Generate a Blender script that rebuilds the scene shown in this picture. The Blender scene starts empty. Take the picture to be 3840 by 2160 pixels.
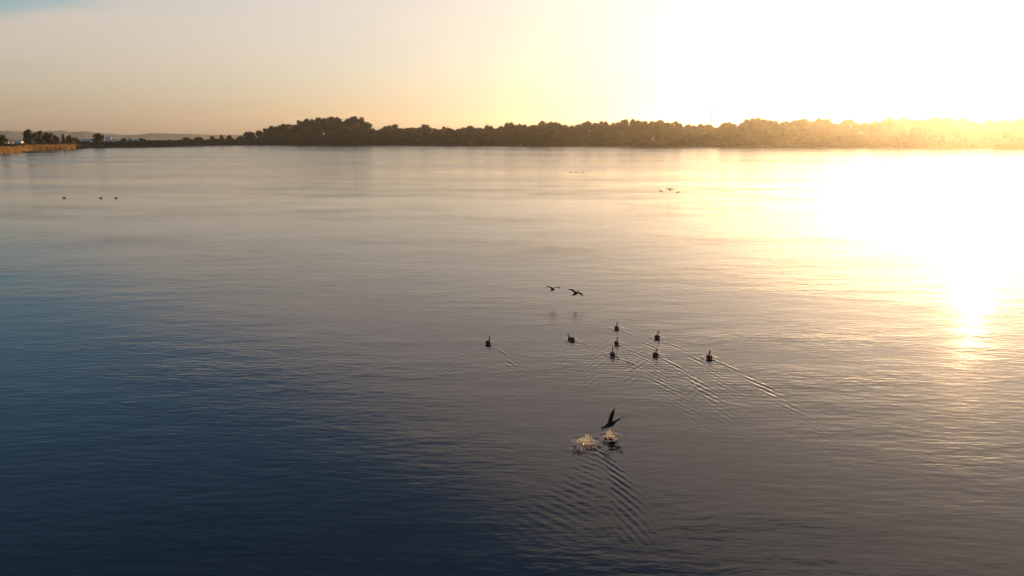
import bpy, bmesh, math, random
import numpy as np
from mathutils import Vector, Matrix, noise as mnoise

R = math.radians
random.seed(7); rng = np.random.default_rng(7)
sc = bpy.context.scene
col = sc.collection

# ------------------------------------------------------------------ camera
CAM_H, F_PX, HOR = 8.0, 2742.0, 513.0            # drone height, focal length and horizon row at 3840 x 2160
PITCH = math.atan((1080 - HOR) / F_PX)
cam_d = bpy.data.cameras.new('camera'); cam = bpy.data.objects.new('camera', cam_d); col.objects.link(cam)
cam.location = (0, 0, CAM_H); cam.rotation_euler = (R(90) - PITCH, 0, 0)
cam_d.sensor_width = 36.0; cam_d.lens = 36.0 * F_PX / 3840; cam_d.clip_start = 0.1; cam_d.clip_end = 40000
sc.camera = cam

# ------------------------------------------------------------------ sky, sun, exposure
VEIL_TOP, VEIL_SUN, VEIL_TINT, VEIL_ADD = -0.235, 0.88, (0.64, 0.52, 0.39), (0.84, 0.665, 0.60)
SUN_AZ, SUN_EL = R(32.6), R(3.2)                 # azimuth to the right of the view axis
w = bpy.data.worlds.new('World'); sc.world = w; w.use_nodes = True
nt = w.node_tree; nt.nodes.clear()
def N(tree, t, **kw):
    n = tree.nodes.new(t)
    for k, v in kw.items(): setattr(n, k, v)
    return n
sky = N(nt, 'ShaderNodeTexSky', sky_type='NISHITA', sun_disc=False)
sky.sun_elevation = SUN_EL; sky.sun_rotation = SUN_AZ
sky.altitude = 0; sky.air_density = 1.0; sky.dust_density = 1.1; sky.ozone_density = 2.6
bg = N(nt, 'ShaderNodeBackground'); bg.inputs['Strength'].default_value = 0.12
out = N(nt, 'ShaderNodeOutputWorld')
# a thin high cloud veil low in the sky, open and blue above it; it reaches higher towards the sun
def wmath(op, *args):
    n = N(nt, 'ShaderNodeMath', operation=op)
    for i, x in enumerate(args):
        if isinstance(x, (int, float)): n.inputs[i].default_value = x
        else: nt.links.new(x, n.inputs[i])
    return n.outputs[0]
def wmix(kind, f, a, b_):
    n = N(nt, 'ShaderNodeMix', data_type='RGBA', blend_type=kind)
    for i, x in ((0, f), (6, a), (7, b_)):
        if isinstance(x, (int, float)): n.inputs[i].default_value = x
        elif isinstance(x, tuple): n.inputs[i].default_value = (*x, 1)
        else: nt.links.new(x, n.inputs[i])
    return n.outputs[2]
gco = N(nt, 'ShaderNodeTexCoord'); sep = N(nt, 'ShaderNodeSeparateXYZ'); nt.links.new(gco.outputs['Generated'], sep.inputs[0])
zup = wmath('MAXIMUM', sep.outputs['Z'], 0.0)
plane = N(nt, 'ShaderNodeVectorMath', operation='DIVIDE'); nt.links.new(gco.outputs['Generated'], plane.inputs[0])
cz = N(nt, 'ShaderNodeCombineXYZ'); zo = wmath('ADD', zup, 0.10)
for i in range(3): nt.links.new(zo, cz.inputs[i])
nt.links.new(cz.outputs[0], plane.inputs[1])
cmap = N(nt, 'ShaderNodeMapping'); cmap.inputs['Scale'].default_value = (0.5, 1.0, 1.0); cmap.inputs['Rotation'].default_value = (0, 0, R(-20)); nt.links.new(plane.outputs[0], cmap.inputs[0])
cn = N(nt, 'ShaderNodeTexNoise'); cn.inputs['Scale'].default_value = 1.1; cn.inputs['Detail'].default_value = 6; cn.inputs['Roughness'].default_value = 0.55; cn.inputs['Distortion'].default_value = 0.4
nt.links.new(cmap.outputs[0], cn.inputs['Vector'])
sunv = N(nt, 'ShaderNodeVectorMath', operation='DOT_PRODUCT'); nt.links.new(gco.outputs['Generated'], sunv.inputs[0])
sunv.inputs[1].default_value = (math.sin(SUN_AZ), math.cos(SUN_AZ), 0)
edge = wmath('ADD', wmath('MAXIMUM', wmath('MULTIPLY_ADD', wmath('MAXIMUM', sunv.outputs['Value'], 0.0), VEIL_SUN, VEIL_TOP), 0.09), wmath('MULTIPLY', wmath('SUBTRACT', cn.outputs['Fac'], 0.5), 0.26))
cov = N(nt, 'ShaderNodeMapRange', interpolation_type='SMOOTHSTEP'); cov.inputs['From Min'].default_value = -0.085; cov.inputs['From Max'].default_value = 0.05
nt.links.new(wmath('SUBTRACT', edge, zup), cov.inputs['Value'])
lum = N(nt, 'ShaderNodeRGBToBW'); nt.links.new(sky.outputs[0], lum.inputs[0])
veil = wmix('MULTIPLY', 1.0, lum.outputs[0], VEIL_TINT)
veil = wmix('ADD', 1.0, veil, VEIL_ADD)
vgain = wmath('MULTIPLY_ADD', wmath('MINIMUM', zup, 0.5), 3.3, 0.90)          # the veil is thicker and brighter higher up
vg = N(nt, 'ShaderNodeVectorMath', operation='SCALE'); nt.links.new(veil, vg.inputs[0]); nt.links.new(vgain, vg.inputs['Scale']); veil = vg.outputs[0]
amount = wmath('MULTIPLY', cov.outputs[0], wmath('MULTIPLY_ADD', cn.outputs['Fac'], 0.5, 0.45))
skyc = wmix('MIX', amount, sky.outputs[0], veil)
nt.links.new(skyc, bg.inputs['Color']); nt.links.new(bg.outputs[0], out.inputs['Surface'])

sd = bpy.data.lights.new('sun', 'SUN'); sun = bpy.data.objects.new('sun', sd); col.objects.link(sun)
sd.energy = 4.6; sd.angle = R(0.5); sd.color = (1.0, 0.61, 0.27)
sun_dir = Vector((math.sin(SUN_AZ) * math.cos(SUN_EL), math.cos(SUN_AZ) * math.cos(SUN_EL), math.sin(SUN_EL)))
sun.rotation_euler = sun_dir.to_track_quat('Z', 'Y').to_euler(); sun.location = (0, 0, 60)

sc.view_settings.view_transform = 'Standard'; sc.view_settings.look = 'None'
sc.view_settings.exposure = 1.5; sc.view_settings.gamma = 1.0; sc.view_settings.use_curve_mapping = False
sc.cycles.use_denoising = True
sc.cycles.max_bounces = 6; sc.cycles.volume_bounces = 1; sc.cycles.transparent_max_bounces = 8
sc.cycles.sample_clamp_indirect = 8.0

# ------------------------------------------------------------------ helpers
FWD = Vector((0, math.cos(PITCH), -math.sin(PITCH))); UPV = Vector((0, math.sin(PITCH), math.cos(PITCH)))
CAMP = Vector((0, 0, CAM_H))
def ray(px, py): return (FWD + Vector((1, 0, 0)) * ((px - 1920) / F_PX) + UPV * ((1080 - py) / F_PX)).normalized()
def ground(px, py, z=0.0):                       # where the sight line of a pixel meets the level z
    d = ray(px, py); return CAMP + d * ((z - CAM_H) / d.z)
def at_dist(px, py, dist):                       # the point of a sight line at a horizontal distance
    d = ray(px, py); return CAMP + d * (dist / math.hypot(d.x, d.y))

def mesh_obj(name, verts, faces, mat, parent=None, smooth=False):
    me = bpy.data.meshes.new(name); me.from_pydata([tuple(v) for v in verts], [], faces); me.update()
    if mat: me.materials.append(mat)
    if smooth: me.polygons.foreach_set('use_smooth', [True] * len(me.polygons))
    o = bpy.data.objects.new(name, me); col.objects.link(o)
    if parent: o.parent = parent
    return o
def empty(name, loc, rz=0.0):
    o = bpy.data.objects.new(name, None); col.objects.link(o); o.location = loc; o.rotation_euler = (0, 0, rz)
    o.empty_display_size = 0.2
    return o
def tag(o, label, cat=None, group=None, kind=None):
    o['label'] = label
    if cat: o['category'] = cat
    if group: o['group'] = group
    if kind: o['kind'] = kind
    return o
def material(name):
    m = bpy.data.materials.new(name); m.use_nodes = True
    return m, m.node_tree, m.node_tree.nodes['Principled BSDF']
def plain(name, c, rough=0.7, **kw):
    m, t, b = material(name)
    b.inputs['Base Color'].default_value = (*c, 1); b.inputs['Roughness'].default_value = rough
    for k, v in kw.items(): b.inputs[k].default_value = v
    return m
def noisy(name, c1, c2, scale, rough=0.85, detail=4):
    m, t, b = material(name)
    tc = N(t, 'ShaderNodeTexCoord'); nz = N(t, 'ShaderNodeTexNoise'); nz.inputs['Scale'].default_value = scale; nz.inputs['Detail'].default_value = detail
    cr = N(t, 'ShaderNodeValToRGB'); cr.color_ramp.elements[0].color = (*c1, 1); cr.color_ramp.elements[1].color = (*c2, 1)
    cr.color_ramp.elements[0].position = 0.35; cr.color_ramp.elements[1].position = 0.65
    t.links.new(tc.outputs['Object'], nz.inputs['Vector']); t.links.new(nz.outputs['Fac'], cr.inputs['Fac']); t.links.new(cr.outputs['Color'], b.inputs['Base Color'])
    b.inputs['Roughness'].default_value = rough
    return m

# ------------------------------------------------------------------ birds' places (needed for the wakes)
def head_vec(deg): return (math.sin(R(deg)), math.cos(R(deg)))      # heading, degrees clockwise from straight away
SWIM = [  # pixel of the waterline, heading, size, wake amplitude, swimming speed, label
 (1832, 1288, 12, 1.05, 1.0, 0.86, 'leftmost of the eight brown long-necked birds in the near swimming flock'),
 (2142, 1275, -28, 1.0, 1.1, 0.84, 'brown long-necked bird swimming second from the left of the near flock, turned to the left'),
 (2313, 1232, 10, 1.0, 1.1, 0.90, 'farthest of the eight swimming birds of the near flock, neck upright, long wake behind'),
 (2313, 1289, 14, 0.95, 1.0, 0.82, 'brown swimming bird at the middle of the near flock, straight below the farthest one'),
 (2298, 1331, 6, 1.0, 1.1, 0.86, 'brown swimming bird at the near edge of the flock, left of the crouched one'),
 (2465, 1267, 20, 1.1, 1.3, 0.92, 'brown swimming bird second from the right of the flock, head turned'),
 (2459, 1332, 24, 1.05, 1.2, 0.90, 'crouched dark swimming bird crossing another wake at the near edge of the flock'),
 (2660, 1343, 16, 1.1, 1.4, 0.92, 'rightmost bird of the near swimming flock with a long wake behind it'),
]
swim_pts = [ground(a[0], a[1]) for a in SWIM]
TAKE = ground(2288, 1592, 0.26)                   # the bird running up off the water
SPL1, SPL2 = ground(2283, 1640), ground(2200, 1668)

# ------------------------------------------------------------------ water
def axis(lo, hi, step, far_lo, far_hi, grow=1.32):
    a = list(np.arange(lo, hi, step)); left = []; x, s = lo, step
    while x > far_lo: s *= grow; x -= s; left.append(max(x, far_lo))
    right = []; x, s = a[-1], step
    while x < far_hi: s *= grow; x += s; right.append(min(x, far_hi))
    return np.array(left[::-1] + a + right)
xs = axis(-3.0, 9.5, 0.034, -5200, 5200); ys = axis(13.0, 32.0, 0.034, -400, 5200)
X, Y = np.meshgrid(xs, ys)
Z = np.zeros_like(X)
jit = 0.5 * np.sin(1.7 * X + 0.6 * Y) + 0.5 * np.sin(0.9 * X - 1.3 * Y + 2.0) + 0.4 * np.sin(2.9 * X + 2.3 * Y) + 0.5 * np.sin(6.1 * X - 4.7 * Y + 1.0) * np.sin(1.1 * X + 3.7 * Y)
def wake(b, deg, amp, speed, length, right=1.0, left=1.0):
    """diverging wavelets along the two arms of a bird's wake, which bend back as it goes"""
    global Z
    fx, fy = head_vec(deg)
    rx, ry = X - b.x, Y - b.y
    u = np.maximum(-(rx * fx + ry * fy), 0); v = rx * fy - ry * fx       # behind, to the right
    th = R(50); k = 9.81 / (speed * math.cos(th)) ** 2
    av = np.abs(v); side = np.where(v > 0, right, left)
    d = av - 0.66 * u / (1 + 0.26 * u); wd = 0.07 + 0.05 * u
    env = np.exp(-(d / wd) ** 2) * np.clip(u / 0.2, 0, 1) * np.exp(-(u / length) ** 2) * side
    ph = k * (-0.62 * u * math.cos(th) + av * math.sin(th)) + 0.8 * jit
    Z += amp * env * np.cos(ph) * (1 + 0.75 * np.sin(2.4 * u + 2.2 * jit))
    env2 = np.exp(-(av / (0.3 * u + 0.1)) ** 2) * np.clip(u / 0.4, 0, 1) * np.exp(-(u / (0.6 * length)) ** 2)
    Z += 0.4 * amp * env2 * np.cos(24 * u + 1.2 * jit)
    r = np.hypot(rx, ry)
    Z += 1.3 * amp * np.exp(-((r - 0.24) / 0.07) ** 2)
for a, p in zip(SWIM, swim_pts): wake(p, 0.35 * a[2] - 2, 0.0066 * a[4], a[5], 4.6, right=1.0, left=0.6)
for q, am in ((SPL1, 0.010), (SPL2, 0.014)):
    r = np.hypot(X - q.x, Y - q.y)
    Z += am * np.cos(21 * r + jit) * np.exp(-(r / 0.42) ** 2)
# the single strong arm left on the water where the bird took off
q = ground(2235, 1668); ax, ay = math.sin(R(10)), -math.cos(R(10))
u = np.maximum((X - q.x) * ax + (Y - q.y) * ay, 0); v = (X - q.x) * -ay + (Y - q.y) * ax + 0.035 * u * u - 0.05 * u
env = np.exp(-(v / (0.09 + 0.075 * u)) ** 2) * np.clip(u / 0.3, 0, 1) * np.exp(-(u / 3.3) ** 2)
Z += 0.0085 * env * np.cos(35 * (v * math.cos(R(22)) - u * math.sin(R(22))) + 0.6 * jit)
env = np.exp(-((v + 0.45 * u) / (0.12 + 0.25 * u)) ** 2) * np.clip(u / 0.4, 0, 1) * np.exp(-(u / 3.2) ** 2)
Z += 0.0028 * env * np.cos(26 * (v * math.cos(R(40)) - u * math.sin(R(40))) + jit)
fade = np.clip((X + 3.0) / 0.8, 0, 1) * np.clip((9.4 - X) / 0.8, 0, 1) * np.clip((Y - 13.0) / 0.5, 0, 1) * np.clip((31.9 - Y) / 0.6, 0, 1)
Z *= fade
ny, nx = X.shape
me = bpy.data.meshes.new('lake_water')
me.vertices.add(nx * ny); me.vertices.foreach_set('co', np.stack([X, Y, Z], -1).astype(np.float32).ravel())
ii = np.arange(nx * ny).reshape(ny, nx)
quads = np.stack([ii[:-1, :-1], ii[:-1, 1:], ii[1:, 1:], ii[1:, :-1]], -1).reshape(-1, 4)
nf = len(quads)
me.loops.add(nf * 4); me.loops.foreach_set('vertex_index', quads.astype(np.int32).ravel())
me.polygons.add(nf); me.polygons.foreach_set('loop_start', np.arange(0, nf * 4, 4, dtype=np.int32))
me.polygons.foreach_set('loop_total', np.full(nf, 4, dtype=np.int32))
me.polygons.foreach_set('use_smooth', np.ones(nf, dtype=bool))
me.update(calc_edges=True); me.validate()
water = bpy.data.objects.new('lake_water', me); col.objects.link(water); water['kind'] = 'structure'
tag(water, 'calm rippled lake water reflecting the evening sky')
m, t, b = material('water')
b.inputs['Base Color'].default_value = (0.004, 0.009, 0.014, 1); b.inputs['Roughness'].default_value = 0.06; b.inputs['IOR'].default_value = 1.333
tc = N(t, 'ShaderNodeTexCoord')
def mapped(sx, sy, rot=0.0):
    mp = N(t, 'ShaderNodeMapping'); mp.inputs['Scale'].default_value = (sx, sy, 1); mp.inputs['Rotation'].default_value = (0, 0, R(rot))
    t.links.new(tc.outputs['Object'], mp.inputs['Vector']); return mp.outputs[0]
def nz(vec, scale, detail, rough=0.5):
    n = N(t, 'ShaderNodeTexNoise'); n.inputs['Scale'].default_value = scale; n.inputs['Detail'].default_value = detail; n.inputs['Roughness'].default_value = rough
    t.links.new(vec, n.inputs['Vector']); return n.outputs['Fac']
def math_(op, a, b_):
    n = N(t, 'ShaderNodeMath', operation=op)
    for i, s in enumerate((a, b_)):
        if isinstance(s, (int, float)): n.inputs[i].default_value = s
        else: t.links.new(s, n.inputs[i])
    return n.outputs[0]
def ramp(src, a, b_, lo, hi):
    n = N(t, 'ShaderNodeMapRange'); n.inputs['From Min'].default_value = a; n.inputs['From Max'].default_value = b_
    n.inputs['To Min'].default_value = lo; n.inputs['To Max'].default_value = hi; t.links.new(src, n.inputs['Value']); return n.outputs[0]
fine = nz(mapped(0.55, 1.5, 8), 3.0, 3.0, 0.55)          # wind ripples of a few decimetres
mid = nz(mapped(0.5, 1.2, -6), 0.75, 2.0, 0.5)           # longer, softer undulation
patch = nz(mapped(0.12, 0.75, 4), 0.045, 3.0, 0.5)       # cat's paws: rougher and smoother bands
patch2 = nz(mapped(0.5, 1.0, 12), 0.16, 3.0, 0.55)
gust = math_('MULTIPLY', ramp(patch, 0.40, 0.62, 0.6, 1.4), ramp(patch2, 0.36, 0.66, 0.45, 1.6))   # slicks and gust patches
sepw = N(t, 'ShaderNodeSeparateXYZ'); t.links.new(tc.outputs['Object'], sepw.inputs[0])
rg = math_('MULTIPLY', ramp(sepw.outputs['Y'], 25, 240, 0.07, 0.175), ramp(patch, 0.38, 0.64, 0.72, 1.25))   # ruffle of the open lake, too fine to model as waves
t.links.new(rg, b.inputs['Roughness'])
gust = math_('MULTIPLY', gust, ramp(sepw.outputs['Y'], 40, 240, 1.0, 0.35))
hgt = math_('ADD', math_('MULTIPLY', fine, 0.0145), math_('MULTIPLY', mid, 0.022))
hgt = math_('MULTIPLY', hgt, gust)
bp = N(t, 'ShaderNodeBump'); bp.inputs['Strength'].default_value = 1.0; bp.inputs['Distance'].default_value = 1.0; bp.inputs['Filter Width'].default_value = 0.005
t.links.new(hgt, bp.inputs['Height']); t.links.new(bp.outputs['Normal'], b.inputs['Normal'])
me.materials.append(m)

# ------------------------------------------------------------------ land round the lake
SHORE = [(-2600, 800), (-1500, 690), (-700, 620), (-250, 590), (0, 576), (62, 573), (105, 564), (250, 560), (330, 554), (500, 552), (640, 549), (800, 545.5), (950, 543), (1100, 543.5),
         (1280, 544.5), (1600, 545.5), (1920, 547), (2200, 548), (2560, 549), (2900, 550.5), (3040, 551), (3400, 553.5), (3600, 555), (3840, 558), (4400, 568), (5200, 590), (6500, 640)]
def shore_y(px):
    return float(np.interp(px, [s[0] for s in SHORE], [s[1] for s in SHORE]))
def shore_dist(px):
    p = ground(px, shore_y(px)); return math.hypot(p.x, p.y)
def hill_gain(px): return 7.0 * math.exp(-((px - 1235) / 190.0) ** 2) + 2.5 * math.exp(-((px - 3000) / 500.0) ** 2) + 2.0 * math.exp(-((px - 2400) / 150.0) ** 2)
BACK = [-4, 0, 0.6, 4, 15, 40, 90, 180, 400, 900, 2000]
def land_z(px, back):
    base = float(np.interp(back, BACK, [-0.5, -0.05, 0.35, 0.7, 1.1, 1.6, 2.0, 2.3, 2.5, 2.8, 3.0]))
    return base + hill_gain(px) * float(np.interp(back, [3, 60, 300, 900], [0, 1, 1, 0.4]))
lp = sorted(set([s[0] for s in SHORE] + list(range(-400, 4400, 40))))
lv, lf = [], []
for px in lp:
    d0 = shore_dist(px) + 0.8 * mnoise.noise(Vector((px * 0.02, 3, 0)))
    az = ray(px, HOR - 5); hx, hy = az.x / math.hypot(az.x, az.y), az.y / math.hypot(az.x, az.y)
    for bk in BACK + [None]:
        dd = 5150.0 if bk is None else d0 + bk
        zz = 3.0 if bk is None else land_z(px, bk)
        lv.append((hx * dd, hy * dd, zz))
K = len(BACK) + 1
for i in range(len(lp) - 1):
    for j in range(K - 1):
        a = i * K + j; lf.append((a, a + K, a + K + 1, a + 1))
land = mesh_obj('ground', lv, lf, noisy('ground_soil', (0.05, 0.05, 0.025), (0.09, 0.075, 0.04), 0.05), smooth=True)
tag(land, 'low dark lake shore and the land behind it', kind='structure')

# far hills
HILL = [(-2600, 480), (-1500, 484), (-700, 489), (-200, 490), (0, 491), (35, 490), (80, 494), (150, 493), (200, 491), (245, 490), (264, 495), (290, 494), (322, 492), (345, 495), (380, 499), (425, 502), (462, 506.5),
        (510, 505), (550, 502), (566, 498), (610, 500), (660, 501), (730, 503), (800, 505), (900, 506), (1000, 507), (1300, 505), (1800, 500), (2400, 498), (3000, 496), (3800, 492), (5000, 488), (6500, 485)]
hv, hf = [], []
hpx = sorted(set([h[0] for h in HILL] + list(range(-600, 4400, 14))))
prof = [(-500, 0.0), (-330, 0.28), (-180, 0.62), (-60, 0.92), (0, 1.0), (120, 0.95), (420, 0.5), (650, 0.0)]
for px in hpx:
    y = float(np.interp(px, [h[0] for h in HILL], [h[1] for h in HILL]))
    D = 4300 + 250 * math.sin(px * 0.004)
    az = ray(px, HOR - 5); L = math.hypot(az.x, az.y); hx, hy = az.x / L, az.y / L
    zt = at_dist(px, y, D).z + 1.6 * mnoise.noise(Vector((px * 0.09, 0, 0)))
    for dd, s in prof:
        n = 3.0 * mnoise.noise(Vector((px * 0.03, dd * 0.01, 5))) * (1 if 0 < s < 1 else 0)
        hv.append((hx * (D + dd), hy * (D + dd), max(0.5, (zt - 0.5) * s + 0.5 + n * s) if s > 0 else 0.4))
K = len(prof)
for i in range(len(hpx) - 1):
    for j in range(K - 1):
        a = i * K + j; hf.append((a, a + K, a + K + 1, a + 1))
hills = mesh_obj('hills', hv, hf, noisy('hill_woods', (0.03, 0.04, 0.02), (0.07, 0.07, 0.04), 0.012, detail=6), smooth=True)
tag(hills, 'low hazy wooded hills far behind the left shore', kind='structure')

# ------------------------------------------------------------------ trees
def leaf_mat(name, c1, c2):
    m, t, b = material(name)
    oi = N(t, 'ShaderNodeObjectInfo'); ge = N(t, 'ShaderNodeNewGeometry')
    mx = N(t, 'ShaderNodeMath', operation='ADD'); t.links.new(oi.outputs['Random'], mx.inputs[0]); t.links.new(ge.outputs['Random Per Island'], mx.inputs[1])
    hf_ = N(t, 'ShaderNodeMath', operation='MULTIPLY'); t.links.new(mx.outputs[0], hf_.inputs[0]); hf_.inputs[1].default_value = 0.62
    mx.operation = 'MULTIPLY_ADD'; t.links.new(ge.outputs['Random Per Island'], mx.inputs[0]); mx.inputs[1].default_value = 0.6; t.links.new(oi.outputs['Random'], mx.inputs[2])
    cr = N(t, 'ShaderNodeValToRGB'); cr.color_ramp.elements[0].color = (*c1, 1); cr.color_ramp.elements[1].color = (*c2, 1)
    t.links.new(hf_.outputs[0], cr.inputs['Fac']); t.links.new(cr.outputs['Color'], b.inputs['Base Color'])
    b.inputs['Roughness'].default_value = 0.65; b.inputs['Specular IOR Level'].default_value = 0.2
    tr = N(t, 'ShaderNodeBsdfTranslucent'); t.links.new(cr.outputs['Color'], tr.inputs['Color'])
    ms = N(t, 'ShaderNodeMixShader'); ms.inputs['Fac'].default_value = 0.35
    t.links.new(b.outputs[0], ms.inputs[1]); t.links.new(tr.outputs[0], ms.inputs[2]); t.links.new(ms.outputs[0], t.nodes['Material Output'].inputs['Surface'])
    return m
LEAF = leaf_mat('foliage', (0.018, 0.028, 0.011), (0.062, 0.052, 0.020))
BARK = noisy('bark', (0.05, 0.035, 0.025), (0.10, 0.075, 0.05), 3.0)
ico = bmesh.new(); bmesh.ops.create_icosphere(ico, subdivisions=2, radius=1.0)
ICO_V = [v.co.copy() for v in ico.verts]; ICO_F = [[v.index for v in f.verts] for f in ico.faces]; ico.free()
def crown_mesh(seed, low, lobes, shape, leaves=2300):
    """unit tree crown: height 0..1, diameter about 1; 'low' is the height of its lowest leaves"""
    rd = random.Random(seed); V, Fc = [], []; L = []
    for i in range(lobes):
        h = (i + rd.random()) / lobes
        z = low + (1 - low) * (0.06 + 0.84 * h)
        if shape == 'round': rad = 0.37 * math.sqrt(max(0.02, 1 - (2 * h - 0.9) ** 2 / 1.8))
        elif shape == 'tall': rad = 0.30 * (1 - 0.75 * h) + 0.07
        else: rad = 0.38 * math.sqrt(max(0.03, 1 - 0.85 * h ** 2.6))
        a = rd.uniform(0, 6.283) ; q = rad * math.sqrt(rd.uniform(0.25, 1.0))
        s = rd.uniform(0.11, 0.19) * (1.0 if h < 0.8 else 0.8)
        L.append((Vector((q * math.cos(a), q * math.sin(a), z)), s))
    L.append((Vector((0, 0, low + (1 - low) * 0.45)), 0.24)); L.append((Vector((0, 0, low + (1 - low) * 0.72)), 0.20))
    for c, s in L:
        o = len(V); ph = rd.uniform(0, 50)
        for v in ICO_V:
            k = s * (0.82 + 0.30 * mnoise.noise(v * 2.2 + Vector((ph, ph, 0))))
            p = c + Vector((v.x * k, v.y * k, v.z * k * 0.85)); p.z = min(max(p.z, low * 0.6), 1.0); V.append(p)
        Fc += [[o + i for i in f] for f in ICO_F]
    for _ in range(leaves):
        c, s = rd.choice(L)
        d = Vector((rd.gauss(0, 1), rd.gauss(0, 1), rd.gauss(0.15, 1))).normalized()
        p = c + d * s * rd.uniform(0.80, 1.16); p.z = min(p.z, 1.0)
        if p.z < low * 0.5: continue
        n = (d + Vector((rd.uniform(-1, 1), rd.uniform(-1, 1), rd.uniform(-0.6, 1)))).normalized()
        tx = n.orthogonal().normalized(); ty = n.cross(tx); z = rd.uniform(0.012, 0.028)
        a = rd.uniform(0, 6.28); ux = tx * math.cos(a) + ty * math.sin(a); uy = n.cross(ux)
        o = len(V); V += [p - ux * z - uy * z * 0.6, p + ux * z - uy * z * 0.7, p + ux * z * 0.7 + uy * z, p - ux * z * 0.8 + uy * z * 0.8 + n * z * 0.3]
        Fc.append([o, o + 1, o + 2, o + 3])
    me = bpy.data.meshes.new('crown'); me.from_pydata([tuple(v) for v in V], [], Fc); me.update(); me.materials.append(LEAF)
    return me
def tube(path, radii, seg=7):
    V, Fc = [], []
    for i, (p, r) in enumerate(zip(path, radii)):
        tdir = (path[min(i + 1, len(path) - 1)] - path[max(i - 1, 0)]).normalized(); a = tdir.orthogonal().normalized(); b_ = tdir.cross(a)
        V += [p + (a * math.cos(6.2832 * k / seg) + b_ * math.sin(6.2832 * k / seg)) * r for k in range(seg)]
    for i in range(len(path) - 1):
        for k in range(seg): Fc.append([i * seg + k, i * seg + (k + 1) % seg, (i + 1) * seg + (k + 1) % seg, (i + 1) * seg + k])
    Fc.append(list(range(seg))[::-1]); Fc.append([(len(path) - 1) * seg + k for k in range(seg)])
    return V, Fc
def trunk_mesh(seed, low):
    rd = random.Random(seed + 99)
    def lean(z, s): return Vector((s * z * z * 0.05, 0.02 * math.sin(4 * z), z))
    s = rd.uniform(-1, 1)
    V, Fc = tube([lean(z, s) for z in (-0.03, 0.0, 0.1, 0.25, 0.5, 0.8)], [0.034, 0.028, 0.022, 0.018, 0.012, 0.004])
    for i in range(7):
        z0 = max(low, 0.12) + rd.uniform(0.02, 0.4); a = rd.uniform(0, 6.28); ln = rd.uniform(0.16, 0.3); p0 = lean(z0, s)
        d = Vector((math.cos(a), math.sin(a), 0.75)); v2, f2 = tube([p0, p0 + d * ln * 0.5, p0 + d * ln + Vector((0, 0, 0.04))], [0.010, 0.007, 0.002], 5)
        o = len(V); V += v2; Fc += [[o + q for q in f] for f in f2]
    me = bpy.data.meshes.new('trunk'); me.from_pydata([tuple(v) for v in V], [], Fc); me.update(); me.materials.append(BARK)
    return me
KINDS = []
for i in range(12):
    shape = ('round', 'dome', 'round', 'tall')[i % 4]; low = (0.10, 0.04, 0.14, 0.03)[i % 4]
    KINDS.append((crown_mesh(i * 13 + 3, low, (22, 26, 20, 24)[i % 4], shape), trunk_mesh(i, low), shape))
BUSH = [(crown_mesh(500 + i, 0.0, 20, 'dome', 1500), trunk_mesh(40 + i, 0.0), 'bush') for i in range(4)]
def place_tree(px, ytop, wpx, back, label, group=None, name='broadleaf_tree', cat='tree', kinds=None, rd=random):
    D = shore_dist(px) + back; top = at_dist(px, ytop, D); gz = land_z(px, back)
    hgt_ = max(1.2, top.z - gz); zc = (Vector((top.x, top.y, gz)) - CAMP).dot(FWD); wid = wpx / F_PX * zc
    o = empty(name, (top.x, top.y, gz), rd.uniform(0, 6.28)); cm, tm, _ = rd.choice(kinds or KINDS)
    o.scale = (wid * 1.04, wid * 1.04, hgt_)
    for nm, me_ in (('trunk', tm), ('crown', cm)):
        c = bpy.data.objects.new(nm, me_); col.objects.link(c); c.parent = o
    tag(o, label, cat, group); return o
ROUND = [k for k in KINDS if k[2] == 'round']; DOME = [k for k in KINDS if k[2] == 'dome']; TALL = [k for k in KINDS if k[2] == 'tall']

# single trees of the left bank
G = 'trees and bushes of the left bank'
ONE = [
 (8, 503, 40, 30, 'dark tree cut off by the left edge of the picture', DOME),
 (106, 483, 66, 22, 'tallest dark tree of the left bank, first of the clump behind the reeds', DOME),
 (142, 490, 50, 24, 'dark tree just right of the tallest tree on the left bank', TALL),
 (178, 496, 46, 20, 'third dark tree of the clump on the left bank, with a rounded top', ROUND),
 (208, 506, 36, 22, 'low dark tree near the middle of the clump behind the reeds', DOME),
 (236, 501, 22, 24, 'narrow dark tree in the right half of the clump behind the reeds', TALL),
 (260, 505, 42, 20, 'last broad dark tree of the clump behind the reeds', DOME),
 (284, 515, 28, 18, 'small dark bush at the right end of the clump behind the reeds', DOME),
 (363, 499, 44, 26, 'solitary round dark tree among the white cabins', ROUND),
 (460, 517, 24, 28, 'small round tree between white cabins on the low left shore', ROUND),
 (486, 519, 15, 28, 'narrow small tree between two white cabins right of the solitary tree', TALL),
 (532, 517, 34, 24, 'low tree right of the last white cabin', DOME),
 (700, 514, 44, 20, 'broad low tree halfway along the low left shore', DOME),
 (738, 513, 44, 22, 'second broad low tree halfway along the low left shore', ROUND),
 (796, 509, 26, 22, 'slanting small tree left of the two upright small trees', DOME),
 (831, 505, 24, 24, 'left of two upright small trees on the low shore', TALL),
 (858, 506, 28, 22, 'right of two upright small trees on the low shore', DOME),
 (902, 509, 34, 22, 'low tree just left of the round tree before the wooded hill', DOME),
 (933, 493, 46, 20, 'round tree standing apart at the end of the low left shore', ROUND),
 (977, 488, 44, 18, 'round tree at the left foot of the wooded hill', ROUND),
]
for px, yt, wp, bk, lab, kd in ONE: place_tree(px, yt, wp, bk, lab, G, kinds=kd)
px = -40
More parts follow.
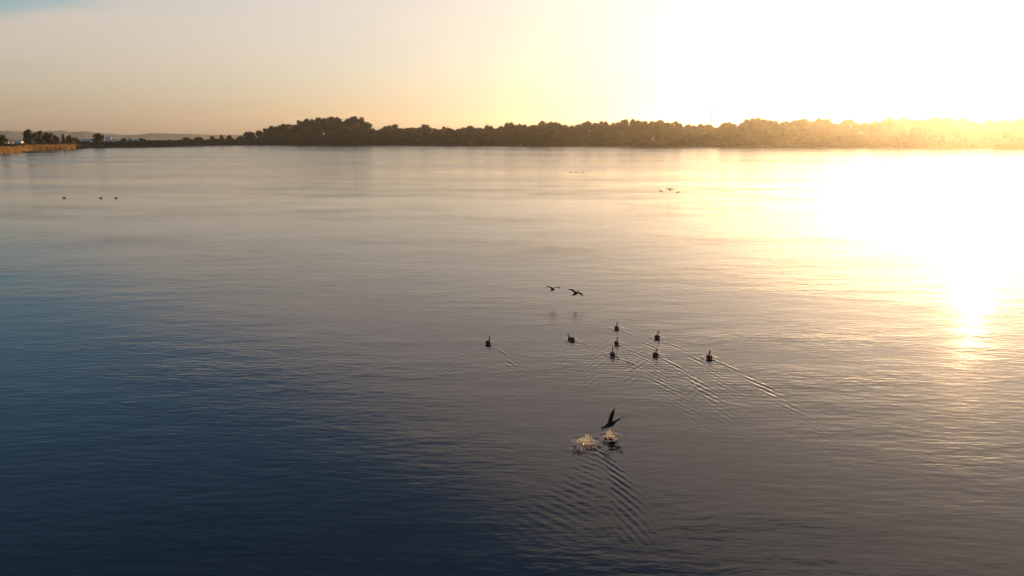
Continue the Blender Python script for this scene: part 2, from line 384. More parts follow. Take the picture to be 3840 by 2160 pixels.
while px < 1010:                                   # the low hedge of bushes along the left bank
    yt = float(np.interp(px, [-40, 60, 130, 290, 330, 420, 560, 640, 760, 900, 1010], [538, 537, 532, 528, 529, 528, 524, 523, 521, 518, 512])) + random.uniform(-2, 2)
    place_tree(px, yt, random.uniform(26, 38), random.uniform(3, 9) if px > 280 else random.uniform(16, 26),
               'dark waterside bush in the low hedge along the left shore', 'bushes of the low hedge on the left shore', 'waterside_bush', 'bush', BUSH)
    px += random.uniform(15, 22)

# the skyline of the woods, from the hill to the right edge
SKY = [(1000, 487), (1015, 481), (1028, 473), (1045, 466), (1070, 460), (1085, 464), (1100, 456), (1120, 457), (1150, 448), (1182, 447), (1196, 455), (1212, 441), (1240, 437), (1275, 438), (1300, 442), (1318, 437), (1340, 441),
 (1358, 447), (1371, 458), (1384, 474), (1398, 479), (1412, 479), (1430, 471), (1455, 475), (1470, 469), (1490, 473), (1512, 469), (1530, 474), (1548, 468), (1580, 468), (1604, 468), (1626, 470), (1645, 475), (1655, 486), (1664, 476), (1692, 474),
 (1722, 478), (1750, 478), (1776, 472), (1802, 473), (1836, 467), (1852, 474), (1888, 473), (1906, 464), (1924, 460), (1940, 465), (1962, 467), (1976, 472), (1990, 464), (2006, 461), (2040, 458), (2060, 455), (2080, 460),
 (2098, 469), (2116, 464), (2127, 471), (2142, 463), (2158, 471), (2172, 460), (2200, 457), (2216, 461), (2250, 457), (2300, 458), (2332, 452), (2370, 449), (2402, 452), (2440, 451), (2453, 444), (2470, 452), (2492, 454), (2512, 458),
 (2526, 461), (2544, 457), (2556, 468), (2576, 470), (2596, 465), (2612, 464), (2632, 469), (2648, 466), (2662, 469), (2676, 464), (2692, 468), (2710, 458), (2740, 457), (2762, 454), (2775, 456), (2792, 446), (2820, 440), (2860, 438), (2882, 440),
 (2896, 450), (2906, 453), (2922, 447), (2938, 452), (2956, 455), (2972, 450), (2990, 447), (3030, 444), (3060, 442), (3080, 447), (3100, 454), (3130, 452), (3170, 444), (3190, 441), (3206, 447), (3226, 441), (3242, 447), (3280, 449),
 (3312, 442), (3342, 440), (3356, 446), (3366, 453), (3386, 438), (3440, 436), (3466, 446), (3502, 435), (3540, 446), (3600, 440), (3660, 448), (3720, 442), (3780, 446), (3840, 441), (3920, 440), (4000, 445), (4200, 440), (4400, 445)]
def sky_y(px): return float(np.interp(px, [s[0] for s in SKY], [s[1] for s in SKY]))
def section(px):
    if px < 1390: return 'of the wooded hill', 'trees of the wooded hill'
    if px < 1920: return 'of the low even wood', 'trees of the low even wood'
    if px < 2560: return 'left of the turbine', 'trees of the wood left of the turbine'
    if px < 3050: return 'right of the turbine', 'trees of the wood right of the turbine'
    return 'under the sun', 'trees of the wood under the sun'
ORD = 'first second third fourth fifth sixth seventh eighth ninth tenth eleventh twelfth thirteenth fourteenth fifteenth sixteenth seventeenth eighteenth nineteenth twentieth'.split()
ORD += ['twenty-' + o for o in ORD[:9]] + ['thirtieth'] + ['thirty-' + o for o in ORD[:9]]
count = {}
px = 1004.0
while px < 3960:
    lab, grp = section(px); wpx = random.uniform(46, 92) * (1.0 if px < 2700 else 1.15)
    yt = min(sky_y(px), sky_y(px - 0.15 * wpx), sky_y(px + 0.15 * wpx)) * 0.5 + sky_y(px) * 0.5 + random.choice((-3, -1, 0, 2, 6, 9))
    bk = random.uniform(35, 95) + (60 if 2110 < px < 2360 or 2550 < px < 2700 else 0)
    k = count[grp] = count.get(grp, -1) + 1
    place_tree(px, yt, wpx, bk, 'broadleaf tree, ' + ORD[k] + ' from the left on the skyline ' + lab, grp + ' on the skyline', kinds=ROUND + DOME)
    px += wpx * random.uniform(0.34, 0.50)
px = 1008.0
while px < 3960:                                   # trees at the waterside, in front
    lab, grp = section(px); s = sky_y(px); ys_ = shore_y(px); wpx = random.uniform(50, 84)
    f = random.choice((random.uniform(0.38, 0.60), random.uniform(0.6, 0.88)))
    if 1985 < px < 2090 or 2385 < px < 2530: f = 0.9
    if 2110 < px < 2370: f = random.uniform(0.35, 0.55)
    place_tree(px, ys_ - (ys_ - s) * f, wpx, random.uniform(6, 22), 'broadleaf tree with low branches at the waterside ' + lab, grp + ' at the water', kinds=DOME + ROUND)
    px += wpx * random.uniform(0.50, 0.66)
px = 1000.0
while px < 3960:                                   # undergrowth closing the wood at the water
    lab, grp = section(px); wpx = random.uniform(34, 60)
    place_tree(px, shore_y(px) - random.uniform(20, 34), wpx, random.uniform(1.5, 4.0), 'low bush overhanging the water in the wood ' + lab, grp.replace('trees', 'bushes', 1), 'waterside_bush', 'bush', BUSH)
    px += wpx * random.uniform(0.45, 0.62)

# ------------------------------------------------------------------ reeds on the left bank
def reeds(name, n, spot, hmin, hmax, wdt, mat, label, seed):
    rd = random.Random(seed); V, Fc = [], []
    for _ in range(n):
        p = spot(rd)
        if p is None: continue
        h = rd.uniform(hmin, hmax); a = rd.uniform(0, 3.14); wx, wy = math.cos(a) * wdt, math.sin(a) * wdt
        lx, ly = rd.gauss(0, 0.16) * h, rd.gauss(0, 0.16) * h; o = len(V)
        V += [(p.x - wx, p.y - wy, p.z - 0.15), (p.x + wx, p.y + wy, p.z - 0.15), (p.x + wx * 0.8 + lx * 0.5, p.y + wy * 0.8 + ly * 0.5, p.z + h * 0.6),
              (p.x - wx * 0.8 + lx * 0.5, p.y - wy * 0.8 + ly * 0.5, p.z + h * 0.6), (p.x + lx * 1.2, p.y + ly * 1.2, p.z + h)]
        Fc += [(o, o + 1, o + 2, o + 3), (o + 3, o + 2, o + 4)]
    o = mesh_obj(name, V, Fc, mat); return tag(o, label, 'reeds', kind='stuff')
REED = leaf_mat('reed', (0.15, 0.085, 0.025), (0.32, 0.19, 0.06)); REED_D = leaf_mat('reed_green', (0.06, 0.06, 0.02), (0.13, 0.10, 0.04))
def bank_spot(rd):
    px = rd.uniform(-260, 300); bk = rd.uniform(-1.5, 62) * (1.0 if px < 120 else max(0.12, 1 - (px - 120) / 200)) ; D = shore_dist(px) + bk
    d = ray(px, HOR - 5); L = math.hypot(d.x, d.y); return Vector((d.x / L * D, d.y / L * D, max(0, land_z(px, bk))))
reeds('reed_bed', 26000, bank_spot, 1.5, 2.6, 0.09, REED, 'golden tan reed bed along the water at the left edge', 3)
def water_spot(cx, cy, rx, ry):
    def f(rd):
        a, q = rd.uniform(0, 6.283), math.sqrt(rd.random()); return ground(cx + rx * q * math.cos(a), cy + ry * q * math.sin(a))
    return f
reeds('reed_patch', 1400, water_spot(118, 570.5, 40, 0.9), 0.25, 0.75, 0.06, REED_D, 'dark low reed patch standing in the water off the left bank', 4)
reeds('reed_patch', 600, water_spot(186, 571.2, 26, 0.5), 0.15, 0.45, 0.05, REED_D, 'thin low reed strip trailing right of the dark reed patch', 5)
def strip_spot(rd):
    px = rd.uniform(280, 1000); bk = rd.uniform(-0.8, 2.5); D = shore_dist(px) + bk
    d = ray(px, HOR - 5); L = math.hypot(d.x, d.y); return Vector((d.x / L * D, d.y / L * D, max(0, land_z(px, bk))))
reeds('reed_fringe', 9000, strip_spot, 0.8, 1.9, 0.07, REED_D, 'dark reed fringe along the foot of the low left shore', 6)

# ------------------------------------------------------------------ white cabins behind the left bank
WALL = noisy('white_boards', (0.68, 0.55, 0.40), (0.78, 0.64, 0.49), 1.5); ROOFM = noisy('pale_roof', (0.48, 0.42, 0.36), (0.60, 0.53, 0.46), 2.0)
GLASS = plain('window_glass', (0.02, 0.025, 0.03), 0.08); DOORM = plain('cabin_door', (0.25, 0.22, 0.18), 0.6)
def box(x0, x1, y0, y1, z0, z1):
    v = [(x0, y0, z0), (x1, y0, z0), (x1, y1, z0), (x0, y1, z0), (x0, y0, z1), (x1, y0, z1), (x1, y1, z1), (x0, y1, z1)]
    return v, [(3, 2, 1, 0), (4, 5, 6, 7), (0, 1, 5, 4), (1, 2, 6, 5), (2, 3, 7, 6), (3, 0, 4, 7)]
def cabin(px, ytop, wpx, dist, label, yaw):
    top = at_dist(px, ytop, dist); gz = land_z(px, max(5, dist - shore_dist(px))); zc = (top - CAMP).dot(FWD)
    wd = wpx / F_PX * zc; H = top.z - gz; e = H * 0.72; dp = wd * 0.55
    o = empty('white_cabin', (top.x, top.y, gz), R(yaw)); hw = wd / 2
    V = [(-hw, 0, -0.2), (hw, 0, -0.2), (hw, dp, -0.2), (-hw, dp, -0.2), (-hw, 0, e), (hw, 0, e), (hw, dp, e), (-hw, dp, e), (-hw, dp / 2, H - 0.12), (hw, dp / 2, H - 0.12)]
    mesh_obj('wall', V, [(0, 1, 5, 4), (1, 2, 6, 9, 5), (2, 3, 7, 6), (3, 0, 4, 8, 7)], WALL, o)
    oh = 0.3; s = (H - 0.12 - e) / (dp / 2)
    V = [(-hw - oh, -oh, e - s * oh), (hw + oh, -oh, e - s * oh), (hw + oh, dp / 2, H), (-hw - oh, dp / 2, H), (hw + oh, dp + oh, e - s * oh), (-hw - oh, dp + oh, e - s * oh)]
    V += [(x, y, z + 0.10) for x, y, z in V]
    mesh_obj('roof', V, [(6, 7, 8, 9), (9, 8, 10, 11), (3, 2, 1, 0), (5, 4, 2, 3), (0, 1, 7, 6), (1, 2, 8, 7), (2, 4, 10, 8), (4, 5, 11, 10), (5, 3, 9, 11), (3, 0, 6, 9)], ROOFM, o)
    v, f = box(-0.45, 0.45, -0.06, 0.04, 0.0, min(2.0, e * 0.85)); mesh_obj('door', v, f, DOORM, o)
    for k in (-1, 1):
        v, f = box(k * hw * 0.58 - hw * 0.2, k * hw * 0.58 + hw * 0.2, -0.05, 0.03, e * 0.42, e * 0.80); wn = mesh_obj('window', v, f, WALL, o)
        v, f = box(k * hw * 0.58 - hw * 0.16, k * hw * 0.58 + hw * 0.16, -0.08, -0.04, e * 0.46, e * 0.76); mesh_obj('pane', v, f, GLASS, wn)
    tag(o, label, 'cabin', 'white cabins behind the left bank')
for px, yt, wp, back, lab, yaw in [
    (14, 530, 24, 70, 'white cabin at the left edge beside the cut-off dark tree', 8), (36, 528, 20, 85, 'small white cabin between the cut-off tree and the tall clump', -5),
    (62, 525.5, 30, 80, 'long white cabin just left of the tallest tree on the left bank', 3), (303, 522, 20, 90, 'small white cabin right of the end of the tree clump', 0),
    (327, 521, 24, 95, 'pale cabin just left of the solitary round tree', 6), (404, 513.5, 20, 160, 'highest and farthest white cabin, right of the solitary round tree', -8),
    (421, 521.5, 32, 95, 'long white cabin right of the solitary round tree', 4), (473, 521, 14, 95, 'narrow white cabin between two small trees', 0),
    (508, 520.5, 32, 100, 'rightmost long white cabin on the low left shore', -4)]:
    cabin(px, yt, wp, shore_dist(px) + back, lab, yaw)

# ------------------------------------------------------------------ wind turbine
STEEL = plain("turbine_paint", (0.45, 0.44, 0.42), 0.6)
TD = 1800.0; hub = at_dist(2670, 407, TD); tb = empty('wind_turbine', (hub.x, hub.y, 2.0), R(-30))
HH = hub.z - 2.0
v, f = tube([Vector((0, 0, -1)), Vector((0, 0, 0)), Vector((0, 0, HH * 0.5)), Vector((0, 0, HH - 1.0))], [2.3, 2.25, 1.8, 1.25], 20); mesh_obj('tower', v, f, STEEL, tb, True)
v, f = tube([Vector((0, 4.5, HH)), Vector((0, 3.5, HH)), Vector((0, -1.5, HH)), Vector((0, -2.4, HH))], [0.9, 1.5, 1.7, 1.2], 12); mesh_obj('nacelle', v, f, STEEL, tb, True)
v, f = tube([Vector((0, -2.3, HH)), Vector((0, -3.2, HH)), Vector((0, -4.3, HH)), Vector((0, -4.7, HH))], [1.2, 1.15, 0.7, 0.1], 12); mesh_obj('hub', v, f, STEEL, tb, True)
for ang in (28, 148, 268):
    V, Fc = [], []; L = 24.0; ca, sa = math.cos(R(ang)), math.sin(R(ang))
    st = [(0.4, 0.8, 0.7), (2, 0.9, 0.6), (5, 2.0, 0.42), (10, 1.6, 0.3), (17, 1.1, 0.2), (22, 0.7, 0.12), (24, 0.2, 0.05)]
    for r_, ch, th in st:
        for k in range(8):
            q = 6.2832 * k / 8; cx_, ty_ = ch * 0.5 * math.cos(q), th * 0.5 * math.sin(q); tw = R(22 * (1 - r_ / L))
            c2, t2 = cx_ * math.cos(tw) - ty_ * math.sin(tw), cx_ * math.sin(tw) + ty_ * math.cos(tw)
            V.append((r_ * ca - c2 * sa, -3.3 + t2, HH + r_ * sa + c2 * ca))
    for i in range(len(st) - 1):
        for k in range(8): Fc.append((i * 8 + k, i * 8 + (k + 1) % 8, (i + 1) * 8 + (k + 1) % 8, (i + 1) * 8 + k))
    Fc.append(tuple(range(7, -1, -1))); Fc.append(tuple((len(st) - 1) * 8 + k for k in range(8)))
    mesh_obj('blade', V, Fc, STEEL, tb, True)
tag(tb, 'slender wind turbine rising behind the trees right of the middle', 'wind turbine')

# ------------------------------------------------------------------ waterbirds
def plumage(name):
    m, t, b = material(name); at_ = N(t, 'ShaderNodeAttribute', attribute_name='Col'); n = N(t, 'ShaderNodeTexNoise'); n.inputs['Scale'].default_value = 60
    tc_ = N(t, 'ShaderNodeTexCoord'); t.links.new(tc_.outputs['Object'], n.inputs['Vector'])
    mr = N(t, 'ShaderNodeMapRange'); mr.inputs['To Min'].default_value = 0.65; mr.inputs['To Max'].default_value = 1.3; t.links.new(n.outputs['Fac'], mr.inputs['Value'])
    mu = N(t, 'ShaderNodeVectorMath', operation='MULTIPLY'); t.links.new(at_.outputs['Color'], mu.inputs[0]); t.links.new(mr.outputs[0], mu.inputs[1])
    t.links.new(mu.outputs[0], b.inputs['Base Color']); b.inputs['Roughness'].default_value = 0.7; b.inputs['Specular IOR Level'].default_value = 0.15; return m
PLUME = plumage('plumage'); BILLM = plain('bill_horn', (0.30, 0.13, 0.06), 0.4); EYEM = plain('eye', (0.01, 0.008, 0.006), 0.15); FOOTM = plain('webbed_foot', (0.12, 0.11, 0.09), 0.5)
DARKB, BROWN, TAN, PALE = (0.014, 0.010, 0.008), (0.035, 0.022, 0.014), (0.14, 0.08, 0.045), (0.34, 0.27, 0.20)
def loft(rings, seg=14):
    """rings: centre, half width (x), half thickness, colour of back, colour of belly; the spine lies in the yz plane"""
    V, Fc, C = [], [], []
    for i, (c, rx, rn, cb, cu) in enumerate(rings):
        c = Vector(c); tdir = (Vector(rings[min(i + 1, len(rings) - 1)][0]) - Vector(rings[max(i - 1, 0)][0])).normalized(); nrm = Vector((1, 0, 0)).cross(tdir)
        for k in range(seg):
            q = 6.2832 * k / seg; sn = math.sin(q)
            V.append(c + Vector((1, 0, 0)) * rx * math.cos(q) + nrm * rn * sn); f_ = min(1, max(0, sn * 1.6 + 0.35)); C.append(tuple(cu[j] + (cb[j] - cu[j]) * f_ for j in range(3)))
    for i in range(len(rings) - 1):
        for k in range(seg): Fc.append((i * seg + k, i * seg + (k + 1) % seg, (i + 1) * seg + (k + 1) % seg, (i + 1) * seg + k))
    Fc.append(tuple(range(seg - 1, -1, -1))); Fc.append(tuple((len(rings) - 1) * seg + k for k in range(seg)))
    return V, Fc, C
def add_colours(o, C):
    ca_ = o.data.color_attributes.new('Col', 'FLOAT_COLOR', 'POINT')
    for i, c in enumerate(C): ca_.data[i].color = (*c, 1)
def head_bits(o, hx, tip, r=0.014, side=0.022):
    v, f = tube([Vector(hx), (Vector(hx) + Vector(tip)) / 2 + Vector((0, 0, 0.002)), Vector(tip)], [r, r * 0.6, 0.002], 8); mesh_obj('bill', v, f, BILLM, o, True)
    for s_ in (-1, 1):
        e = [Vector((s_ * side, hx[1] - 0.018, hx[2] + 0.010)) + q * 0.006 for q in ICO_V]; mesh_obj('eye', e, ICO_F, EYEM, o, True)
def swimming_bird(turn, neck):
    """neck 1 = upright, 0 = lowered; the head turns by 'turn' degrees"""
    n = neck; zt = 0.11 + 0.10 * n; yt_ = 0.20 + 0.06 * (1 - n)
    rings = [((0, -0.285, 0.055), 0.008, 0.006, DARKB, BROWN), ((0, -0.25, 0.058), 0.035, 0.018, DARKB, TAN), ((0, -0.19, 0.045), 0.075, 0.055, DARKB, TAN), ((0, -0.09, 0.035), 0.108, 0.085, BROWN, TAN), ((0, 0.02, 0.03), 0.118, 0.095, BROWN, TAN),
             ((0, 0.11, 0.035), 0.102, 0.090, BROWN, TAN), ((0, 0.165, 0.055), 0.072, 0.070, BROWN, PALE), ((0, 0.19, 0.095), 0.042, 0.048, BROWN, PALE), ((0, 0.196, 0.105 + 0.04 * n), 0.028, 0.032, DARKB, PALE),
             ((0, yt_ - 0.003, zt - 0.035), 0.023, 0.025, DARKB, PALE), ((0, yt_ + 0.002, zt), 0.025, 0.027, DARKB, PALE), ((0, yt_ + 0.016, zt + 0.028), 0.030, 0.028, DARKB, PALE), ((0, yt_ + 0.042, zt + 0.036), 0.027, 0.024, DARKB, PALE), ((0, yt_ + 0.066, zt + 0.031), 0.013, 0.012, DARKB, PALE)]
    V, Fc, C = loft(rings); o = len(V)
    for s_ in (-1, 1):                                  # folded wings lying along the back
        rr = [((0, -0.235, 0.075), 0.012, 0.008, DARKB, DARKB), ((0, -0.15, 0.085), 0.030, 0.038, DARKB, BROWN), ((0, -0.02, 0.075), 0.032, 0.055, DARKB, BROWN), ((0, 0.08, 0.075), 0.026, 0.045, BROWN, BROWN), ((0, 0.13, 0.075), 0.008, 0.012, BROWN, BROWN)]
        v2, f2, c2 = loft(rr, 10); off = [0.03, 0.066, 0.092, 0.082, 0.06]
        v2 = [p + Vector((s_ * off[i // 10], 0, 0)) for i, p in enumerate(v2)]; o = len(V); V += v2; C += c2; Fc += [tuple(o + q for q in f) for f in f2]
    piv = Vector((0, yt_, 0)); rot = Matrix.Rotation(R(turn), 3, 'Z'); V2 = []
    for p in V:
        f_ = min(1, max(0, (p.z - (zt - 0.06)) / 0.06)) if p.y > 0.1 else 0
        V2.append(p.lerp(piv + rot @ (p - piv), f_))
    return V2, Fc, C, (Vector((0, yt_ + 0.060, zt + 0.031)), Vector((0, yt_ + 0.125, zt + 0.022)), piv, rot)
def put_swimmer(p, deg, size, turn, neck, label, group, roll=0):
    V, Fc, C, (h0, h1, piv, rot) = swimming_bird(turn, neck)
    e = empty('swimming_bird', (p.x, p.y, 0.0), -R(deg)); e.scale = (size,) * 3
    o = mesh_obj('body', V, Fc, PLUME, e, True); add_colours(o, C)
    a, b_ = piv + rot @ (h0 - piv), piv + rot @ (h1 - piv)
    v, f = tube([a, (a + b_) / 2 + Vector((0, 0, 0.002)), b_], [0.011, 0.007, 0.002], 8); mesh_obj('bill', v, f, BILLM, e, True)
    for s_ in (-1, 1):
        q = piv + rot @ (Vector((s_ * 0.025, h0.y - 0.018, h0.z + 0.010)) - piv); mesh_obj('eye', [q + x * 0.006 for x in ICO_V], ICO_F, EYEM, e, True)
    tag(e, label, 'bird', group)
TURN = [10, 50, -15, 0, 20, -60, -40, -30]; NECK = [1.0, 0.7, 1.0, 0.95, 1.0, 0.95, 0.45, 0.95]
for a, p, tu, ne in zip(SWIM, swim_pts, TURN, NECK): put_swimmer(p, a[2], a[3] * 0.88, tu, ne, a[6], 'swimming flock in front')
for px, py, deg, tu, lab in ((241, 742.5, -80, 0, 'leftmost of three tiny dark birds swimming far out on the left'), (378, 743.5, -70, 10, 'middle one of three tiny dark birds swimming far out on the left'), (435, 743, -60, 0, 'rightmost of three tiny dark birds swimming far out on the left')):
    put_swimmer(ground(px, py), deg, 0.92, tu, 0.30, lab, 'three birds swimming far out on the left')

def flying_bird(lift, droop, spread=1.0, sweep=0.0, lift2=None):
    """lift: angle of the inner wing above level, droop: bend of the outer wing downwards (degrees), for the left and right wing"""
    rings = [((0, -0.30, 0.0), 0.045, 0.006, DARKB, DARKB), ((0, -0.20, 0.0), 0.035, 0.018, DARKB, BROWN), ((0, -0.12, 0.0), 0.058, 0.045, DARKB, BROWN), ((0, 0.0, 0.0), 0.078, 0.070, DARKB, BROWN), ((0, 0.09, 0.005), 0.070, 0.064, DARKB, BROWN),
             ((0, 0.16, 0.012), 0.042, 0.042, DARKB, BROWN), ((0, 0.22, 0.020), 0.024, 0.026, DARKB, BROWN), ((0, 0.28, 0.026), 0.022, 0.023, DARKB, BROWN), ((0, 0.315, 0.030), 0.029, 0.027, DARKB, BROWN), ((0, 0.345, 0.028), 0.024, 0.021, DARKB, BROWN), ((0, 0.365, 0.024), 0.012, 0.011, DARKB, BROWN)]
    V, Fc, C = loft(rings)
    for s_, lf_ in ((-1, lift), (1, lift if lift2 is None else lift2)):
        x, z, o = 0.03, 0.035, len(V); n = 10; segl = 0.43 * spread / n
        for i in range(n + 1):
            fr = i / n; ang = R(lf_ - droop * fr ** 1.4)
            ch = 0.20 * (1 - 0.15 * fr) * (1 - max(0, fr - 0.45) ** 2 * 2.6); th = 0.016 * (1 - 0.75 * fr); yc = 0.035 - 0.02 * fr + 0.05 * math.sin(fr * 3.14) - sweep * fr ** 2
            if i == n: ch *= 0.35
            nx_, nz_ = -math.sin(ang), math.cos(ang)
            for k in range(8):
                q = 6.2832 * k / 8; yy = yc + ch * 0.5 * math.cos(q); tt = th * math.sin(q) + 0.012 * (1 - (2 * math.cos(q)) ** 2 / 4)
                V.append(Vector((s_ * (x + nx_ * tt), yy, z + nz_ * tt))); C.append(DARKB if math.cos(q) < 0.3 else BROWN)
            x += math.cos(ang) * segl; z += math.sin(ang) * segl
        for i in range(n):
            for k in range(8):
                f = (o + i * 8 + k, o + i * 8 + (k + 1) % 8, o + (i + 1) * 8 + (k + 1) % 8, o + (i + 1) * 8 + k); Fc.append(f if s_ < 0 else f[::-1])
        Fc.append(tuple(o + k for k in range(8))); Fc.append(tuple(o + n * 8 + k for k in range(8)))
    return V, Fc, C
def put_flyer(p, deg, pitch, roll, size, pose, label, group=None, name='flying_bird', feet=False):
    V, Fc, C = flying_bird(**pose); e = empty(name, p, 0); e.scale = (size,) * 3
    e.rotation_euler = (Matrix.Rotation(-R(deg), 3, 'Z') @ Matrix.Rotation(R(pitch), 3, 'X') @ Matrix.Rotation(R(roll), 3, 'Y')).to_euler()
    o = mesh_obj('body', V, Fc, PLUME, e, True); add_colours(o, C); head_bits(e, (0, 0.362, 0.024), (0, 0.425, 0.018), 0.011)
    if feet:
        for s_ in (-1, 1):
            v, f = tube([Vector((s_ * 0.03, -0.10, -0.03)), Vector((s_ * 0.035, -0.16, -0.10)), Vector((s_ * 0.035, -0.22, -0.13 - 0.03 * s_))], [0.012, 0.008, 0.006], 6); o2 = len(v)
            q = Vector((s_ * 0.035, -0.22, -0.13 - 0.03 * s_)); v += [q + Vector((0, 0.01, 0)), q + Vector((-0.03, -0.06, -0.01)), q + Vector((0, -0.07, -0.012)), q + Vector((0.03, -0.06, -0.01)), q + Vector((0, -0.03, 0.006))]
            f += [[o2, o2 + 1, o2 + 2, o2 + 3], [o2, o2 + 4, o2 + 1], [o2, o2 + 3, o2 + 4], [o2 + 1, o2 + 4, o2 + 2], [o2 + 2, o2 + 4, o2 + 3]]; mesh_obj('foot', v, f, FOOTM, e)
    tag(e, label, 'bird', group)
G1, G2, G3 = 'pair of birds flying low over the near flock', 'three birds flying low right of the middle', 'three birds flying far off over the middle'
put_flyer(ground(2073, 1086, 0.60), 28, 4, -3, 0.98, dict(lift=30, droop=62), 'left one of two dark birds flying low beyond the swimming flock', G1)
put_flyer(ground(2158, 1101, 0.53), 34, 10, 8, 1.0, dict(lift=26, droop=52, lift2=8), 'right one of two dark birds flying low beyond the swimming flock', G1)
put_flyer(ground(2477, 717, 1.0), 40, 8, 20, 0.95, dict(lift=20, droop=70), 'left of three small dark birds flying low right of the middle', G2)
put_flyer(ground(2512, 712, 1.1), 5, 30, 0, 1.2, dict(lift=18, droop=45), 'middle and largest of three small birds flying right of the middle, wings spread', G2)
put_flyer(ground(2543, 722, 0.9), -30, 6, -18, 0.85, dict(lift=25, droop=75), 'right of three small dark birds flying low right of the middle', G2)
put_flyer(ground(2140, 646, 1.3), 30, 0, -18, 1.45, dict(lift=12, droop=40), 'left of three tiny birds flying far off over the middle of the lake', G3)
put_flyer(ground(2159, 647.5, 1.2), 30, 0, -16, 1.45, dict(lift=12, droop=40), 'middle of three tiny birds flying far off over the middle of the lake', G3)
put_flyer(ground(2184, 647, 1.3), 20, 0, -14, 1.6, dict(lift=14, droop=40), 'right and darkest of three tiny birds flying far off over the lake', G3)
put_flyer(ground(3213, 754, 0.9), 10, 0, 0, 0.5, dict(lift=30, droop=60), 'tiny lone bird flying in the sun glare on the right')
put_flyer(TAKE, 58, 10, 4, 1.0, dict(lift=70, droop=10, spread=0.74, sweep=-0.30, lift2=44), 'dark bird taking off with raised wings in front of its splashes', None, 'bird_taking_off', True)

# ------------------------------------------------------------------ splashes kicked up by the bird taking off
sm, st_, sb = material('spray'); sb.inputs['Base Color'].default_value = (0.50, 0.45, 0.40, 1); sb.inputs['Roughness'].default_value = 0.12; sb.inputs['IOR'].default_value = 1.33
tl = N(st_, 'ShaderNodeBsdfTranslucent'); tl.inputs['Color'].default_value = (0.8, 0.72, 0.62, 1); ms_ = N(st_, 'ShaderNodeMixShader'); ms_.inputs['Fac'].default_value = 0.5
st_.links.new(sb.outputs[0], ms_.inputs[1]); st_.links.new(tl.outputs[0], ms_.inputs[2]); tp = N(st_, 'ShaderNodeBsdfTransparent'); m2 = N(st_, 'ShaderNodeMixShader'); m2.inputs['Fac'].default_value = 0.35; st_.links.new(ms_.outputs[0], m2.inputs[1]); st_.links.new(tp.outputs[0], m2.inputs[2]); st_.links.new(m2.outputs[0], st_.nodes['Material Output'].inputs['Surface'])
ic1 = bmesh.new(); bmesh.ops.create_icosphere(ic1, subdivisions=1, radius=1.0); I1V = [v.co.copy() for v in ic1.verts]; I1F = [[v.index for v in f.verts] for f in ic1.faces]; ic1.free()
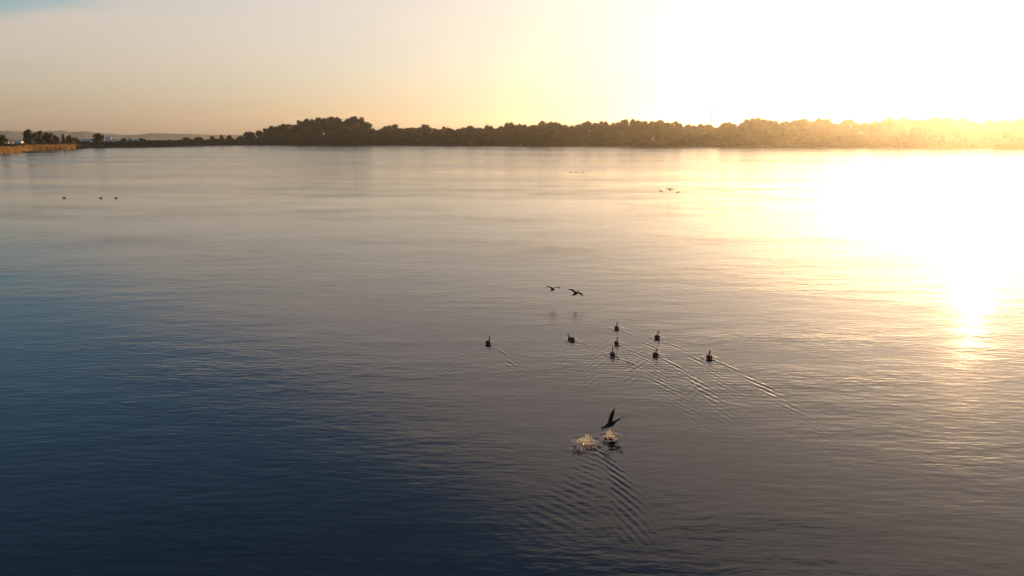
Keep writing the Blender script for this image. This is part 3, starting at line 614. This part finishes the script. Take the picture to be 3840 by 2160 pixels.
def splash(c, size, high, n, dirv, label, seed):
    rd = random.Random(seed); V, Fc = [], []
    for i in range(n):
        q = rd.random() ** 0.6; a = rd.uniform(0, 6.283); rr = size * q * rd.uniform(0.15, 1.0)
        h = max(0.0, high * (1 - q) * rd.uniform(0.1, 1.2) + rd.uniform(0, 0.05) * high)
        p = Vector((math.cos(a) * rr, math.sin(a) * rr, h + 0.004)) + Vector((dirv[0], dirv[1], 0)) * h * 0.8
        s_ = rd.uniform(0.003, 0.008) * (1.7 if rd.random() < 0.12 else 1.0); st2 = rd.uniform(1.0, 5.0); ax = (p * 0.6 + Vector((dirv[0] * 0.3, dirv[1] * 0.3, high * 0.7))).normalized(); M = ax.to_track_quat('Z', 'Y').to_matrix()
        o = len(V); V += [p + M @ Vector((v.x * s_, v.y * s_, v.z * s_ * st2)) for v in I1V]; Fc += [[o + k for k in f] for f in I1F]
    for i in range(6):                                  # torn sheets of water flung up
        a = rd.uniform(0, 6.283); b0 = Vector((math.cos(a), math.sin(a), 0)) * size * rd.uniform(0.1, 0.4); tang = Vector((-math.sin(a), math.cos(a), 0)); outw = Vector((math.cos(a), math.sin(a), 0)); hh = high * rd.uniform(0.25, 0.6); ww = size * rd.uniform(0.06, 0.13)
        o = len(V); nu, nv = 5, 6
        for side in (0, 1):
            for j in range(nv):
                fj = j / (nv - 1)
                for k in range(nu):
                    fk = k / (nu - 1) - 0.5; V.append(b0 + tang * ww * 2 * fk * (1 - 0.65 * fj) + outw * size * 0.35 * fj ** 1.6 + Vector((dirv[0], dirv[1], 0)) * hh * 0.5 * fj + Vector((0, 0, hh * fj * (1 - 0.3 * fj) * (1 - 1.2 * fk * fk) + 0.02 * high * rd.uniform(-1, 1) - 0.01)) + outw * (0.012 * side))
        for side in (0, 1):
            for j in range(nv - 1):
                for k in range(nu - 1):
                    if rd.random() < 0.25 * j / nv + 0.08: continue
                    q = o + side * nu * nv + j * nu + k; Fc.append([q, q + 1, q + nu + 1, q + nu] if side else [q + nu, q + nu + 1, q + 1, q])
    o = mesh_obj('water_splash', V, Fc, sm, smooth=True); o.location = c; return tag(o, label, 'splash', kind='stuff')
splash((SPL1.x, SPL1.y, 0), 0.26, 0.24, 170, (0.05, 0.10), 'golden splash of spray right under the bird taking off', 11)
splash((SPL2.x, SPL2.y, 0), 0.50, 0.26, 360, (0.05, 0.08), 'larger pale splash of spray behind the bird taking off', 12)
q = ground(2172, 1690); splash((q.x, q.y, 0), 0.30, 0.10, 180, (0, 0), 'low spattering spray at the start of the take-off run', 13)

# ------------------------------------------------------------------ haze over the whole place
hz = bpy.data.meshes.new('haze'); hb = bmesh.new()
x0, x1, y0, y1, z0, z1 = -5600, 5600, -500, 5600, -1.0, 150.0
cv = [hb.verts.new(p) for p in ((x0, y0, z0), (x1, y0, z0), (x1, y1, z0), (x0, y1, z0), (x0, y0, z1), (x1, y0, z1), (x1, y1, z1), (x0, y1, z1))]
for f in ((3, 2, 1, 0), (4, 5, 6, 7), (0, 1, 5, 4), (1, 2, 6, 5), (2, 3, 7, 6), (3, 0, 4, 7)): hb.faces.new([cv[i] for i in f])
hb.to_mesh(hz); hb.free()
haze = bpy.data.objects.new('haze', hz); col.objects.link(haze); tag(haze, 'thin golden evening haze over the lake', kind='stuff')
hm = bpy.data.materials.new('haze_air'); hm.use_nodes = True; ht = hm.node_tree; ht.nodes.clear()
pv = N(ht, 'ShaderNodeVolumePrincipled'); pv.inputs['Color'].default_value = (0.95, 0.88, 0.76, 1); pv.inputs['Density'].default_value = 0.00009; pv.inputs['Anisotropy'].default_value = 0.82
ho = N(ht, 'ShaderNodeOutputMaterial'); ht.links.new(pv.outputs[0], ho.inputs['Volume']); hz.materials.append(hm)
